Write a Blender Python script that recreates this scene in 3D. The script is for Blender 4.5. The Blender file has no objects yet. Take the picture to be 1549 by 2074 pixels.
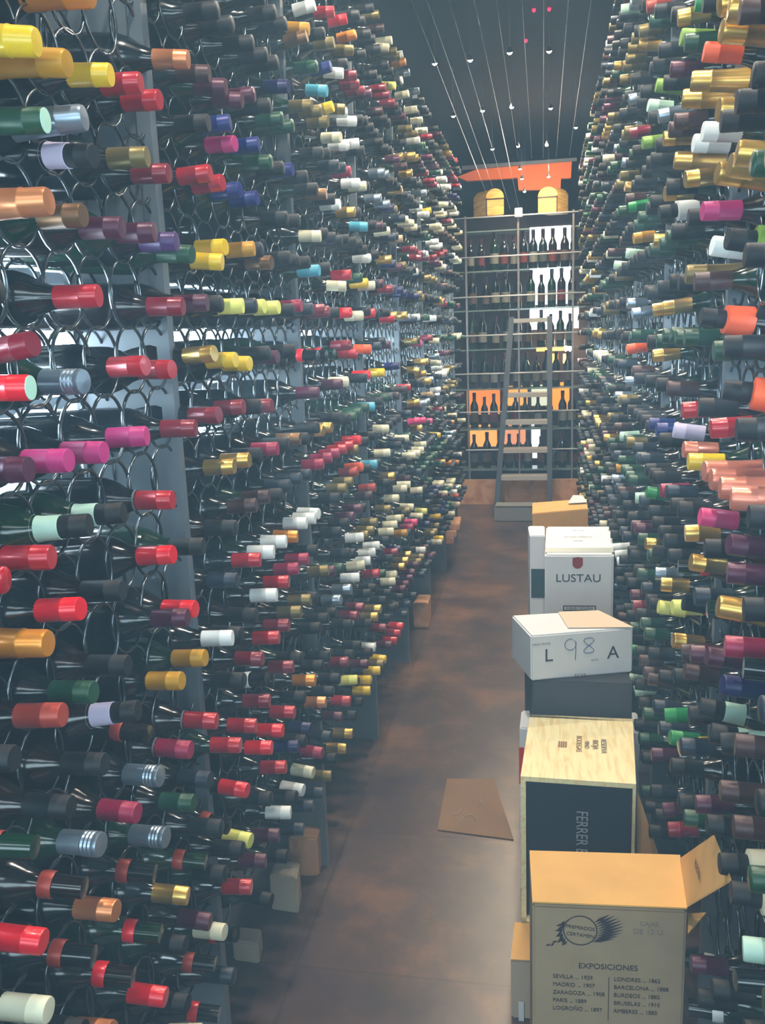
import bpy, bmesh, math, random
import numpy as np
from mathutils import Vector, Matrix

random.seed(11)
C = bpy.context.scene.collection
SC = bpy.context.scene
PI = math.pi

# ------------------------------------------------------------------ camera
F = 1759.0; CX, CY = 774.5, 1037.0; CAMZ = 1.57
_d = Vector((1101 - CX, CY - 665, F)).normalized()          # the aisle's direction, seen from the camera (x right, y up, z forward)
_u = Vector((0, 1, 0)); _u = (_u - _u.dot(_d) * _d).normalized()
_x = _u.cross(_d).normalized()
def to_world(v): return Vector((_x.dot(v), _d.dot(v), _u.dot(v)))
def ray(px, py): return to_world(Vector((px - CX, CY - py, F)))
def on_x(px, py, x):
    r = ray(px, py); return Vector((0, 0, CAMZ)) + r * (x / r.x)
def on_y(px, py, y):
    r = ray(px, py); return Vector((0, 0, CAMZ)) + r * (y / r.y)
def on_z(px, py, z):
    r = ray(px, py); return Vector((0, 0, CAMZ)) + r * ((z - CAMZ) / r.z)
def project(p):
    q = p - Vector((0, 0, CAMZ)); c = _x * q.x + _d * q.y + _u * q.z
    return (CX + F * c.x / c.z, CY - F * c.y / c.z, c.z) if c.z > 0.05 else (-9e3, -9e3, -1)

cam = bpy.data.cameras.new('camera'); cam.sensor_fit = 'VERTICAL'; cam.sensor_height = 36.0
cam.lens = 36.0 * F / 2074.0; cam.clip_start = 0.02; cam.clip_end = 60
co = bpy.data.objects.new('camera', cam); C.objects.link(co); SC.camera = co
r_, u_, f_ = to_world(Vector((1, 0, 0))), to_world(Vector((0, 1, 0))), to_world(Vector((0, 0, 1)))
co.matrix_world = Matrix(((r_.x, u_.x, -f_.x, 0), (r_.y, u_.y, -f_.y, 0), (r_.z, u_.z, -f_.z, CAMZ), (0, 0, 0, 1)))

SC.view_settings.view_transform = 'Standard'; SC.view_settings.look = 'None'
SC.view_settings.gamma = 1; SC.view_settings.use_curve_mapping = False
SC.view_settings.exposure = 0.38

w = bpy.data.worlds.new('night'); SC.world = w; w.use_nodes = True
w.node_tree.nodes['Background'].inputs[0].default_value = (0.25, 0.42, 0.60, 1)
w.node_tree.nodes['Background'].inputs[1].default_value = 0.05
SC.cycles.max_bounces = 5; SC.cycles.diffuse_bounces = 2; SC.cycles.glossy_bounces = 3
SC.cycles.volume_bounces = 0; SC.cycles.transparent_max_bounces = 8
SC.cycles.sample_clamp_indirect = 4.0

def area(name, loc, rot, sx, sy, power, col):
    l = bpy.data.lights.new(name, 'AREA'); l.shape = 'RECTANGLE'; l.size = sx; l.size_y = sy; l.energy = power; l.color = col
    o = bpy.data.objects.new(name, l); C.objects.link(o); o.location = loc; o.rotation_euler = rot; return o
# added fill lights behind the viewer, for the veil and the bottle fronts
area('front_window_light', (-0.3, -1.7, 1.62), (PI / 2, 0, 0), 3.6, 0.9, 62, (0.62, 0.86, 1.0))
area('front_ceiling_light', (-0.2, -1.2, 2.9), (math.radians(50), 0, 0), 2.2, 0.5, 18, (0.74, 0.90, 1.0))

def lamp(loc, power, col, size=0.03, spot=None):
    l = bpy.data.lights.new('halogen_light', 'SPOT' if spot else 'POINT'); l.energy = power; l.color = col; l.shadow_soft_size = size
    if spot: l.spot_size = spot; l.spot_blend = 0.6
    o = bpy.data.objects.new('halogen_light', l); C.objects.link(o); o.location = loc; return o
for i, (x, y) in enumerate([(-0.30, 1.0), (0.05, 1.9), (-0.32, 2.7), (0.05, 3.6), (-0.30, 4.5), (0.05, 5.3), (-0.25, 6.1), (0.0, 7.0)]):
    t = i / 7
    lamp((x, y, 3.02), 46 + 14 * t, (1.0, 0.93 - 0.10 * t, 0.84 - 0.28 * t), 0.03, math.radians(150))

# ------------------------------------------------------------------ materials
def lin(c): return tuple(((v / 255) / 12.92 if v / 255 <= 0.04045 else ((v / 255 + 0.055) / 1.055) ** 2.4) for v in c)
MATS = {}
def mat(name, rgb, rough=0.5, metal=0.0, emit=0.0, bump=0.0, scale=30.0, var=0.0, coat=0.0, spec=0.5):
    if name in MATS: return MATS[name]
    m = bpy.data.materials.new(name); m.use_nodes = True; nt = m.node_tree; b = nt.nodes['Principled BSDF']
    c = lin(rgb); b.inputs['Base Color'].default_value = (*c, 1)
    b.inputs['Roughness'].default_value = rough; b.inputs['Metallic'].default_value = metal
    b.inputs['Specular IOR Level'].default_value = spec
    if coat: b.inputs['Coat Weight'].default_value = coat; b.inputs['Coat Roughness'].default_value = 0.10
    if emit: b.inputs['Emission Color'].default_value = (*c, 1); b.inputs['Emission Strength'].default_value = emit
    if var or bump:
        tc = nt.nodes.new('ShaderNodeTexCoord'); n = nt.nodes.new('ShaderNodeTexNoise'); n.inputs['Scale'].default_value = scale
        n.inputs['Detail'].default_value = 5; nt.links.new(tc.outputs['Object'], n.inputs['Vector'])
        if var:
            r = nt.nodes.new('ShaderNodeValToRGB'); r.color_ramp.elements[0].position = 0.3; r.color_ramp.elements[1].position = 0.7
            r.color_ramp.elements[0].color = (*[v * (1 - var) for v in c], 1); r.color_ramp.elements[1].color = (*[min(1, v * (1 + var)) for v in c], 1)
            nt.links.new(n.outputs['Fac'], r.inputs['Fac']); nt.links.new(r.outputs['Color'], b.inputs['Base Color'])
        if bump:
            bp = nt.nodes.new('ShaderNodeBump'); bp.inputs['Strength'].default_value = bump; bp.inputs['Distance'].default_value = 0.01
            nt.links.new(n.outputs['Fac'], bp.inputs['Height']); nt.links.new(bp.outputs['Normal'], b.inputs['Normal'])
    MATS[name] = m; return m

def wood(name, rgb, rgb2, scale=12.0, stretch=(1, 12, 1), rough=0.6):
    if name in MATS: return MATS[name]
    m = bpy.data.materials.new(name); m.use_nodes = True; nt = m.node_tree; b = nt.nodes['Principled BSDF']
    tc = nt.nodes.new('ShaderNodeTexCoord'); mp = nt.nodes.new('ShaderNodeMapping'); mp.inputs['Scale'].default_value = stretch
    n = nt.nodes.new('ShaderNodeTexNoise'); n.inputs['Scale'].default_value = scale; n.inputs['Detail'].default_value = 6; n.inputs['Distortion'].default_value = 0.6
    r = nt.nodes.new('ShaderNodeValToRGB'); r.color_ramp.elements[0].color = (*lin(rgb2), 1); r.color_ramp.elements[1].color = (*lin(rgb), 1)
    r.color_ramp.elements[0].position = 0.32; r.color_ramp.elements[1].position = 0.55
    nt.links.new(tc.outputs['Object'], mp.inputs['Vector']); nt.links.new(mp.outputs['Vector'], n.inputs['Vector'])
    nt.links.new(n.outputs['Fac'], r.inputs['Fac']); nt.links.new(r.outputs['Color'], b.inputs['Base Color'])
    b.inputs['Roughness'].default_value = rough; MATS[name] = m; return m

# ------------------------------------------------------------------ helpers
def link_mesh(name, me, parent=None, mats=()):
    o = bpy.data.objects.new(name, me); C.objects.link(o)
    if parent is not None: o.parent = parent
    for m in mats: me.materials.append(m)
    return o
def tag(o, label=None, cat=None, group=None, kind=None):
    if label: o['label'] = label
    if cat: o['category'] = cat
    if group: o['group'] = group
    if kind: o['kind'] = kind
    return o
def empty(name, loc=(0, 0, 0), label=None, cat=None, group=None):
    o = bpy.data.objects.new(name, None); C.objects.link(o); o.location = loc; o.empty_display_size = 0.05
    return tag(o, label, cat, group)
def from_bm(name, bm, parent, m, smooth=False):
    me = bpy.data.meshes.new(name); bm.normal_update(); bm.to_mesh(me); bm.free()
    if smooth: me.shade_smooth()
    return link_mesh(name, me, parent, [m] if m else [])
def bm_box(bm, lo, hi, bevel=0.0):
    vs = [bm.verts.new((x, y, z)) for z in (lo[2], hi[2]) for y in (lo[1], hi[1]) for x in (lo[0], hi[0])]
    for f in ((0, 2, 3, 1), (4, 5, 7, 6), (0, 1, 5, 4), (2, 6, 7, 3), (0, 4, 6, 2), (1, 3, 7, 5)): bm.faces.new([vs[i] for i in f])
def box(name, lo, hi, m, parent=None, bevel=0.0):
    bm = bmesh.new(); bm_box(bm, lo, hi)
    if bevel: bmesh.ops.bevel(bm, geom=bm.edges[:], offset=bevel, segments=2, affect='EDGES')
    return from_bm(name, bm, parent, m)
def prism(name, pts, zdir, m, parent=None, bevel=0.0):
    """a slab between the polygon pts and the same polygon moved by zdir"""
    bm = bmesh.new(); a = [bm.verts.new(p) for p in pts]; b = [bm.verts.new(Vector(p) + Vector(zdir)) for p in pts]
    n = len(a); bm.faces.new(a); bm.faces.new(b[::-1])
    for i in range(n): bm.faces.new((a[i], b[i], b[(i + 1) % n], a[(i + 1) % n]))
    bmesh.ops.recalc_face_normals(bm, faces=bm.faces[:])
    if bevel: bmesh.ops.bevel(bm, geom=bm.edges[:], offset=bevel, segments=2, affect='EDGES')
    return from_bm(name, bm, parent, m)
def bm_tube(bm, pts, r, seg=8):
    rings = []
    for i, p in enumerate(pts):
        a = Vector(pts[max(i - 1, 0)]); b = Vector(pts[min(i + 1, len(pts) - 1)]); t = (b - a).normalized()
        s = t.orthogonal().normalized(); u = t.cross(s)
        rings.append([bm.verts.new(Vector(p) + r * (math.cos(2 * PI * k / seg) * s + math.sin(2 * PI * k / seg) * u)) for k in range(seg)])
    for q in range(len(rings) - 1):
        for k in range(seg):
            bm.faces.new((rings[q][k], rings[q][(k + 1) % seg], rings[q + 1][(k + 1) % seg], rings[q + 1][k]))
    bm.faces.new(rings[0][::-1]); bm.faces.new(rings[-1])
def tube(name, pts, r, m, parent=None, seg=8):
    bm = bmesh.new(); bm_tube(bm, pts, r, seg); return from_bm(name, bm, parent, m, True)
def lathe_arrays(prof, seg):
    """profile [(r,z)] round z -> verts, faces (quads; closed by tiny end rings)"""
    v = []; f = []
    for r, z in prof:
        for k in range(seg):
            a = 2 * PI * k / seg; v.append((r * math.cos(a), r * math.sin(a), z))
    for q in range(len(prof) - 1):
        for k in range(seg):
            k2 = (k + 1) % seg; f.append((q * seg + k, q * seg + k2, (q + 1) * seg + k2, (q + 1) * seg + k))
    return v, f
def lathe_mesh(name, prof, seg, m):
    v, f = lathe_arrays(prof, seg); me = bpy.data.meshes.new(name); me.from_pydata(v, [], f); me.update(); me.shade_smooth()
    try: me.set_sharp_from_angle(angle=math.radians(42))
    except Exception: pass
    if m: me.materials.append(m)
    return me
def text(name, s, size, origin, ex, ey, m, parent, align='CENTER', lift=0.0012, squeeze=1.0):
    """lettering as a thin mesh; ex / ey: unit vectors of reading direction and letter height"""
    cu = bpy.data.curves.new(name, 'FONT'); cu.body = s; cu.size = size; cu.align_x = align; cu.align_y = 'CENTER'; cu.extrude = 0.0002
    tmp = bpy.data.objects.new(name, cu); me = bpy.data.meshes.new_from_object(tmp); bpy.data.objects.remove(tmp)
    ex = Vector(ex).normalized(); ey = Vector(ey).normalized(); n = ex.cross(ey).normalized()
    M = Matrix(((ex.x * squeeze, ey.x, n.x, 0), (ex.y * squeeze, ey.y, n.y, 0), (ex.z * squeeze, ey.z, n.z, 0), (0, 0, 0, 1)))
    me.transform(Matrix.Translation(Vector(origin) + n * lift) @ M)
    me.materials.clear(); me.materials.append(m)
    return link_mesh(name, me, parent)

# ------------------------------------------------------------------ added scatter volume: imitates glare on the glass front, lifts the blacks
hz = bpy.data.materials.new('haze'); hz.use_nodes = True; nt = hz.node_tree; nt.nodes.clear()
out = nt.nodes.new('ShaderNodeOutputMaterial'); vs = nt.nodes.new('ShaderNodeVolumeScatter')
vs.inputs['Color'].default_value = (0.50, 0.80, 1.0, 1); vs.inputs['Density'].default_value = 0.050; vs.inputs['Anisotropy'].default_value = 0.0
nt.links.new(vs.outputs[0], out.inputs['Volume'])
h = box('haze', (-1.04, -1.6, 0.01), (0.73, 2.3, 2.62), hz); tag(h, kind='stuff')

# ------------------------------------------------------------------ the setting
LX, RX = -0.655, 0.330              # planes of the front rings, left and right
def floor_mat():
    m = bpy.data.materials.new('brown_floor'); m.use_nodes = True; nt = m.node_tree; b = nt.nodes['Principled BSDF']
    tc = nt.nodes.new('ShaderNodeTexCoord')
    n1 = nt.nodes.new('ShaderNodeTexNoise'); n1.inputs['Scale'].default_value = 2.6; n1.inputs['Detail'].default_value = 8; n1.inputs['Roughness'].default_value = 0.65
    r = nt.nodes.new('ShaderNodeValToRGB'); e = r.color_ramp.elements
    e[0].position = 0.30; e[0].color = (*lin((58, 48, 54)), 1); e[1].position = 0.72; e[1].color = (*lin((140, 102, 74)), 1)
    k = e.new(0.5); k.color = (*lin((90, 72, 66)), 1)
    br = nt.nodes.new('ShaderNodeTexBrick'); br.inputs['Scale'].default_value = 1.0; br.inputs['Brick Width'].default_value = 0.62; br.inputs['Row Height'].default_value = 0.62
    br.inputs['Mortar Size'].default_value = 0.004; br.offset = 0.0
    br.inputs['Color1'].default_value = (1, 1, 1, 1); br.inputs['Color2'].default_value = (0.80, 0.78, 0.80, 1); br.inputs['Mortar'].default_value = (0.72, 0.70, 0.70, 1)
    mx = nt.nodes.new('ShaderNodeMix'); mx.data_type = 'RGBA'; mx.blend_type = 'MULTIPLY'; mx.inputs['Factor'].default_value = 1.0
    nt.links.new(tc.outputs['Object'], n1.inputs['Vector']); nt.links.new(tc.outputs['Object'], br.inputs['Vector'])
    nt.links.new(n1.outputs['Fac'], r.inputs['Fac']); nt.links.new(r.outputs['Color'], mx.inputs['A']); nt.links.new(br.outputs['Color'], mx.inputs['B'])
    nt.links.new(mx.outputs['Result'], b.inputs['Base Color']); b.inputs['Roughness'].default_value = 0.30; b.inputs['Specular IOR Level'].default_value = 0.4
    bp = nt.nodes.new('ShaderNodeBump'); bp.inputs['Strength'].default_value = 0.12; bp.inputs['Distance'].default_value = 0.004
    nt.links.new(n1.outputs['Fac'], bp.inputs['Height']); nt.links.new(bp.outputs['Normal'], b.inputs['Normal'])
    return m
dark = mat('dark_paint', (34, 40, 46), 0.85, var=0.2, scale=8)
tag(box('floor', (-1.6, -2.2, -0.1), (1.4, 10.2, 0), floor_mat()), kind='structure')
tag(box('ceiling', (-1.6, -2.2, 3.3), (1.4, 10.2, 3.4), mat('ceiling_paint', (9, 13, 16), 0.9)), kind='structure')
tag(box('wall_left', (-1.7, -0.2, 0), (-1.06, 6.62, 3.3), dark), kind='structure')
tag(box('wall_right', (0.74, -0.2, 0), (1.4, 6.62, 3.3), dark), kind='structure')
tag(box('wall_far_left', (-1.7, 6.62, 0), (-1.6, 10.2, 3.3), dark), kind='structure')
tag(box('wall_far_right', (1.3, 6.62, 0), (1.4, 10.2, 3.3), dark), kind='structure')

# ------------------------------------------------------------------ bottle racks
steel = mat('black_steel', (104, 110, 112), 0.26, 0.95)
satin = mat('satin_steel', (104, 112, 118), 0.42, 0.2, var=0.06, scale=20)
BAY = 0.831; PITCH_Y = BAY / 9; PITCH_Z = 0.1018; ROWS = 23
Z0 = CAMZ - 0.025 - 11 * PITCH_Z    # centre of the lowest ring row
L_START = [0.634 + BAY * k for k in range(7)]
R_START = [0.834 + BAY * k for k in range(7)]
EMPTY_CELLS = set()
def cell_pos(side, bay, col, row):
    y0 = (L_START if side == 'L' else R_START)[bay]
    return (y0 + (col + 0.5) * PITCH_Y, Z0 + row * PITCH_Z)
def ring_lattice(rr=0.0020, seg=26, ms=4, R=0.0515):
    v = []; f = []; base = []
    for k in range(seg):
        a = 2 * PI * k / seg
        for j in range(ms):
            b = 2 * PI * j / ms + PI / 4
            base.append((0.0032 * math.sin(b), (R + rr * math.cos(b)) * math.cos(a), (R + rr * math.cos(b)) * math.sin(a) * 1.035))
    bf = [(k * ms + j, ((k + 1) % seg) * ms + j, ((k + 1) % seg) * ms + (j + 1) % ms, k * ms + (j + 1) % ms) for k in range(seg) for j in range(ms)]
    for c in range(9):
        for r in range(ROWS):
            o = len(v); y = (c + 0.5) * PITCH_Y; z = Z0 + r * PITCH_Z; dx = 0.0015 if c % 2 else -0.0015
            v += [(p[0] + dx, p[1] + y, p[2] + z) for p in base]; f += [tuple(i + o for i in q) for q in bf]
    me = bpy.data.meshes.new('ring_lattice'); me.from_pydata(v, [], f); me.update(); me.shade_smooth(); me.materials.append(steel); return me
LAT = ring_lattice()
def upright_mesh(side):
    s = -1 if side == 'L' else 1
    bm = bmesh.new()
    bm_box(bm, (min(0, s * 0.17) , -0.004, 0.0), (max(0, s * 0.17), 0.004, Z0 + ROWS * PITCH_Z))      # flat plate set across the wall
    bm_box(bm, (-0.012, -0.012, 0.0), (0.012, 0.012, Z0 + ROWS * PITCH_Z + 0.02))                          # square tube at its edge
    bm_box(bm, (s * 0.17 - 0.004, -0.014, 0.0), (s * 0.17 + 0.004, 0.014, Z0 + ROWS * PITCH_Z))
    me = bpy.data.meshes.new('upright'); bm.to_mesh(me); bm.free(); me.materials.append(satin); return me
UP = {'L': upright_mesh('L'), 'R': upright_mesh('R')}
bolt_prof = [(0.0001, -0.007), (0.004, -0.0065), (0.006, -0.004), (0.006, 0)]
bolt_me = lathe_mesh('bolt', bolt_prof, 10, satin); bolt_me.transform(Matrix.Rotation(0, 4, 'X'))
ORD = ['first', 'second', 'third', 'fourth', 'fifth', 'sixth', 'seventh', 'eighth', 'ninth', 'tenth', 'eleventh', 'twelfth', 'thirteenth', 'fourteenth', 'fifteenth',
       'sixteenth', 'seventeenth', 'eighteenth', 'nineteenth', 'twentieth', 'twenty-first']
for side, X, starts in (('L', LX, L_START), ('R', RX, R_START)):
    s = -1 if side == 'L' else 1; wname = 'left' if side == 'L' else 'right'
    for k, y0 in enumerate(starts):
        which = 'nearest' if k == 0 else ('farthest' if k == 6 else ORD[k])
        e = empty('bottle_rack', (X, y0, 0), f'{which} steel ring rack bay on the {wname} wall, between two satin steel uprights' if 0 < k < 6 else f'{which} steel ring rack bay along the {wname} wall of the aisle', 'wine rack', f'ring racks on the {wname} wall')
        for nm, dx in (('front_ring_lattice', 0.0), ('back_ring_lattice', s * 0.118)):
            o = link_mesh(nm, LAT, e); o.location = (dx, 0, 0)
        for yy in ([0] if k else []) + [BAY] if k == 6 else ([0] if k else []):
            o = link_mesh('upright', UP[side], e); o.location = (0, yy, 0)
        if k:
            for r in range(1, ROWS, 3):
                o = link_mesh('bolt', bolt_me, e); o.rotation_euler = (-PI / 2, 0, 0); o.location = (s * 0.06, -0.004, Z0 + r * PITCH_Z); o.rotation_euler = (-PI / 2, 0, 0)

# cool light strips fixed behind the rings at eye height
stripm = mat('light_strip_diffuser', (214, 238, 255), .5, emit=20.0); strip_h = mat('light_strip_housing', (120, 124, 126), .5, .4)
for x, wn in ((-0.945, 'left'), (0.625, 'right')):
    s = -1 if wn == 'left' else 1
    e = empty('light_strip', (x, 0.4, CAMZ - .01), f'long cool white light strip behind the bottles of the {wn} racks', 'light strip')
    box('diffuser', (-.012, 0, -.085), (.012, 6.1, .085), stripm, e); box('housing', (min(0.012 * s, .10 * s), 0, -.03), (max(.012 * s, .10 * s), 6.1, .03), strip_h, e)

# ------------------------------------------------------------------ bottle kinds
GLASS = {'dark': mat('black_green_glass', (12, 20, 22), 0.17, spec=0.6, coat=0.15), 'brown': mat('dark_brown_glass', (24, 15, 12), 0.17, spec=0.6, coat=0.15),
         'green': mat('green_glass', (10, 44, 24), 0.17, spec=0.6, coat=0.15), 'emerald': mat('emerald_glass', (8, 110, 60), 0.1, spec=0.6, coat=0.15)}
COLS = {  # name: (sRGB, metallic, roughness, word)
 'red': ((182, 14, 34), .15, .32, 'red'), 'bred': ((232, 12, 34), .1, .32, 'bright red'), 'dred': ((128, 14, 38), .15, .35, 'dark red'),
 'crim': ((158, 20, 66), .1, .4, 'crimson'), 'mag': ((186, 34, 112), .05, .45, 'magenta'), 'pink': ((226, 52, 120), .05, .4, 'hot pink'),
 'burg': ((78, 18, 48), .15, .4, 'burgundy'), 'plum': ((74, 44, 100), .1, .4, 'violet'), 'navy': ((26, 24, 80), .1, .4, 'navy blue'), 'blue': ((20, 36, 112), .1, .4, 'blue'),
 'cyan': ((82, 172, 196), .0, .45, 'sky blue'), 'yel': ((236, 196, 10), .05, .38, 'yellow'), 'amb': ((196, 142, 12), .15, .42, 'amber yellow'),
 'lyel': ((236, 236, 120), .0, .45, 'pale yellow'), 'oran': ((238, 92, 36), .0, .5, 'orange'), 'ogold': ((222, 140, 40), .45, .35, 'orange gold'),
 'gold': ((206, 168, 84), .8, .32, 'gold'), 'olive': ((122, 108, 60), .45, .42, 'olive gold'), 'bronze': ((120, 88, 56), .6, .4, 'bronze'), 'copper': ((212, 134, 82), .6, .36, 'copper'),
 'rust': ((172, 62, 44), .2, .4, 'rust red'), 'brown': ((66, 38, 36), .2, .45, 'brown'), 'salmon': ((222, 132, 106), .4, .34, 'salmon pink'), 'tan': ((190, 160, 120), .2, .5, 'tan'),
 'white': ((232, 238, 234), .0, .42, 'white'), 'cream': ((222, 218, 186), .0, .45, 'cream'), 'silver': ((150, 166, 180), .75, .34, 'silver'), 'grey': ((40, 50, 62), .3, .45, 'slate grey'),
 'black': ((8, 10, 14), .0, .6, 'black'), 'dgreen': ((24, 70, 44), .1, .4, 'dark green'), 'green': ((30, 140, 70), .1, .4, 'green'), 'lime': ((128, 170, 60), .1, .45, 'lime green'), 'pgreen': ((190, 226, 204), .0, .5, 'pale green'),
 'lilac': ((206, 196, 222), .0, .5, 'lilac')}
def cmat(c): rgb, me_, ro, _ = COLS[c]; return mat('foil_' + _.replace(' ', '_'), rgb, ro, me_, coat=0.25 if ro < .4 else 0.0)
BODY = [(0.0002, 0.006), (0.022, 0.004), (0.034, 0.0), (0.0372, 0.004), (0.0375, 0.02), (0.0375, 0.175), (0.0365, 0.190), (0.031, 0.207), (0.021, 0.224), (0.0160, 0.238), (0.0145, 0.250), (0.0140, 0.296), (0.0002, 0.297)]
CHAMP = [(0.0002, 0.012), (0.024, 0.008), (0.039, 0.0), (0.0425, 0.005), (0.043, 0.02), (0.043, 0.140), (0.041, 0.160), (0.035, 0.183), (0.0200, 0.210), (0.0170, 0.235), (0.0150, 0.262), (0.0150, 0.290), (0.0002, 0.292)]
CAP = [(0.0156, 0.230), (0.0153, 0.240), (0.0150, 0.278), (0.0154, 0.2785), (0.0154, 0.280), (0.0150, 0.2805), (0.0149, 0.299), (0.0140, 0.3012), (0.0002, 0.3016)]
CCAP = [(0.0212, 0.209), (0.0192, 0.225), (0.0178, 0.245), (0.0172, 0.266), (0.0178, 0.2675), (0.0178, 0.270), (0.0168, 0.272), (0.0166, 0.297), (0.0150, 0.301), (0.0002, 0.302)]
SCREW = [(0.0158, 0.236), (0.0160, 0.272)] + [(0.0160 + (0.0007 if i % 2 else -0.0004), 0.272 + 0.0028 * i) for i in range(8)] + [(0.0155, 0.2965), (0.0002, 0.298)]
BAND = [(0.0166, 0.240), (0.0166, 0.2435)]
COLLAR = [(0.0378, 0.160), (0.0378, 0.184)]
NLAB = [(0.0190, 0.230), (0.0180, 0.2305), (0.0166, 0.240), (0.0162, 0.264), (0.0150, 0.2645)]
WLAB = [(0.0250, 0.222), (0.0252, 0.2225), (0.0235, 0.245), (0.0225, 0.263), (0.0150, 0.265)]
TIPB = [(0.0170, 0.222 + .010), (0.0166, 0.242)]
CACHE = {}
def bmesh_cached(key, prof, m, seg=22):
    if key not in CACHE: CACHE[key] = lathe_mesh(key[0], prof, seg, m)
    return CACHE[key]
def place_matrix(base, tip_c):
    """local +z from base towards tip_c (the middle of the capsule)"""
    z = (tip_c - base).normalized(); x = Vector((0, 1, 0)).cross(z)
    x = x.normalized(); y = z.cross(x)
    return Matrix(((x.x, y.x, z.x, base.x), (x.y, y.y, z.y, base.y), (x.z, y.z, z.z, base.z), (0, 0, 0, 1)))
CAPMID = 0.267
def bottle_points(side, y, z, cy, cz):
    s = 1 if side == 'L' else -1
    capx = (-0.600 if side == "L" else 0.275)
    base = Vector((capx - s * CAPMID, y, z - 0.0125)); tip = Vector((capx, cy, cz)); return base, tip

LEFT_SEEN = '''140 17 ogold champ;29 87 yel champ;87 130 amb champ;177 152 yel;240 170 red;281 204 red;343 120 copper;389 150 brown;422 176 burg;457 203 burg;37 245 dgreen tip;132 248 silver champ;436 254 blue;434 287 mag;492 296 blue;145 314 lilac collar;254 320 olive;300 352 dred;389 355 red;418 374 red;455 388 blue;490 405 blue;565 346 blue;556 176 navy;45 411 copper champ;118 438 bronze;200 462 burg;270 472 burg;316 490 plum;423 502 yel;483 506 amb;430 532 yel;519 532 bronze;352 514 dgreen;151 601 red;330 621 dred;385 615 burg;461 621 lyel label;505 622 lyel;535 624 lyel;583 621 crim;597 72 bronze;252 743 red;300 750 red;130 773 silver screw;5 786 bred tip;20 705 dred;398 719 gold;445 730 yel;470 737 yel;535 724 burg;412 842 dred;460 826 dred;520 822 dred;358 868 dred;256 885 mag;163 917 mag;88 934 mag;440 946 gold;472 933 gold;532 910 crim;580 890 bronze;308 1013 red band;515 1008 brown;490 1024 brown;207 1041 pgreen collar;135 1066 pgreen collar;112 1103 red band;30 1141 red;311 1125 bred;374 1107 black;553 1096 white;527 1117 white;612 1050 white;594 1060 white;590 1075 ogold;498 1133 red;598 1133 crim;576 1153 crim;560 1176 red;447 1175 grey;534 1203 white;116 1235 bred;360 1233 bred;340 1252 burg;556 1267 dred;536 1292 red;582 1240 olive;603 1216 olive;643 1157 olive;44 1303 ogold champ;439 1291 white;379 1333 amb;330 1379 amb;500 1334 dred;566 1351 dred;520 1377 white short;612 1378 ogold;526 1407 dred;75 1449 rust;238 1443 lilac collar;402 1459 red band;502 1450 red;568 1442 red;347 1516 crim band;461 1500 red;520 1514 bred;543 1479 bred;577 1512 navy;603 1478 navy;254 1496 rust short;290 1570 silver screw;391 1577 grey;467 1602 bred;550 1554 red;588 1600 white;562 1643 white;235 1642 crim;165 1707 silver screw;302 1693 silver screw;477 1700 lyel;28 1711 rust short;284 1762 rust short;130 1794 rust short;393 1739 rust short;437 1679 rust short;537 1689 burg;511 1737 burg;479 1792 red;189 1840 copper;352 1818 gold;390 1862 burg;34 1901 bred;302 1893 bred short;453 1888 bred short;421 1884 cream;163 1917 rust short;240 1977 bred short;413 1961 rust short;294 2014 bred;44 2041 cream;190 2072 copper;423 2064 bred short;387 2062 cream;520 1822 black;614 13 white;653 25 red;681 42 bred;601 73 amb;700 73 ogold;652 89 olive;694 115 olive;771 100 cream;801 113 white;806 128 ogold;649 129 blue;676 151 white;700 154 dred;706 172 dred;718 185 dred;800 166 white;785 182 lyel;813 192 cream;639 190 cyan;653 208 yel;605 215 olive;678 221 olive;681 238 white;700 245 white;640 247 olive;666 276 cream;682 293 white;708 293 white;800 320 gold;822 317 gold;917 315 bred;688 349 crim;707 372 white;721 378 cream;636 394 bronze;665 415 white;697 430 gold;798 385 gold;894 366 white;899 378 white;897 414 cream;862 428 yel;724 459 cyan;627 479 cream;731 523 white;800 485 tan;840 523 dred;856 523 dred;872 522 dred;888 521 dred;621 549 cyan;688 558 red;684 580 cream;724 574 yel;739 579 cream;634 628 dred;689 634 bred;714 640 cream;739 635 bred;782 646 red;687 700 dred;698 717 red;731 707 oran;624 720 bred short;641 720 bred short;657 717 bred short;761 755 yel;836 757 gold;851 757 gold;840 695 pink;878 690 cream;881 735 cream;884 746 white;682 774 cream;730 760 bred;739 824 cyan;650 866 gold;632 873 gold;710 893 bred;696 903 red;680 911 red;666 919 crim;650 928 crim;637 938 crim;715 947 oran;704 957 rust;745 941 cyan;849 852 pink;838 853 pink;862 853 pink;910 855 copper;880 881 yel;890 936 ogold;905 936 ogold;920 936 copper;836 816 gold;881 790 white;864 800 tan;817 785 red;817 971 brown;817 981 cream;808 990 cream;842 993 cream;885 981 cream;742 989 rust;734 1005 brown;919 1006 oran;890 1018 blue;892 1026 blue;890 1034 blue;851 1035 lyel;881 1044 yel;797 1050 cream;788 1063 cream;780 1077 cream;830 1058 pink;822 1068 crim;809 1080 amb;612 1048 white;886 1090 yel;716 1089 white;750 1106 white;743 1118 white;736 1130 white;721 1143 cream;848 1114 white;559 1176 red;714 1161 white;750 1162 red;787 1164 cream;784 1178 cream;689 1193 silver;669 1215 silver;753 1233 gold;746 1249 gold;800 1267 bred;794 1282 red;787 1297 red;741 1311 white;763 1336 yel;751 1358 yel;733 1377 yel;731 1397 yel;703 1377 lyel;699 1392 burg;687 1419 red;669 1451 burg;635 1422 copper;647 1490 grey;694 1483 gold;679 1515 gold;628 1525 crim;611 1561 cream;648 1569 olive;635 1594 grey;608 1633 grey;588 1679 grey'''
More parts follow.
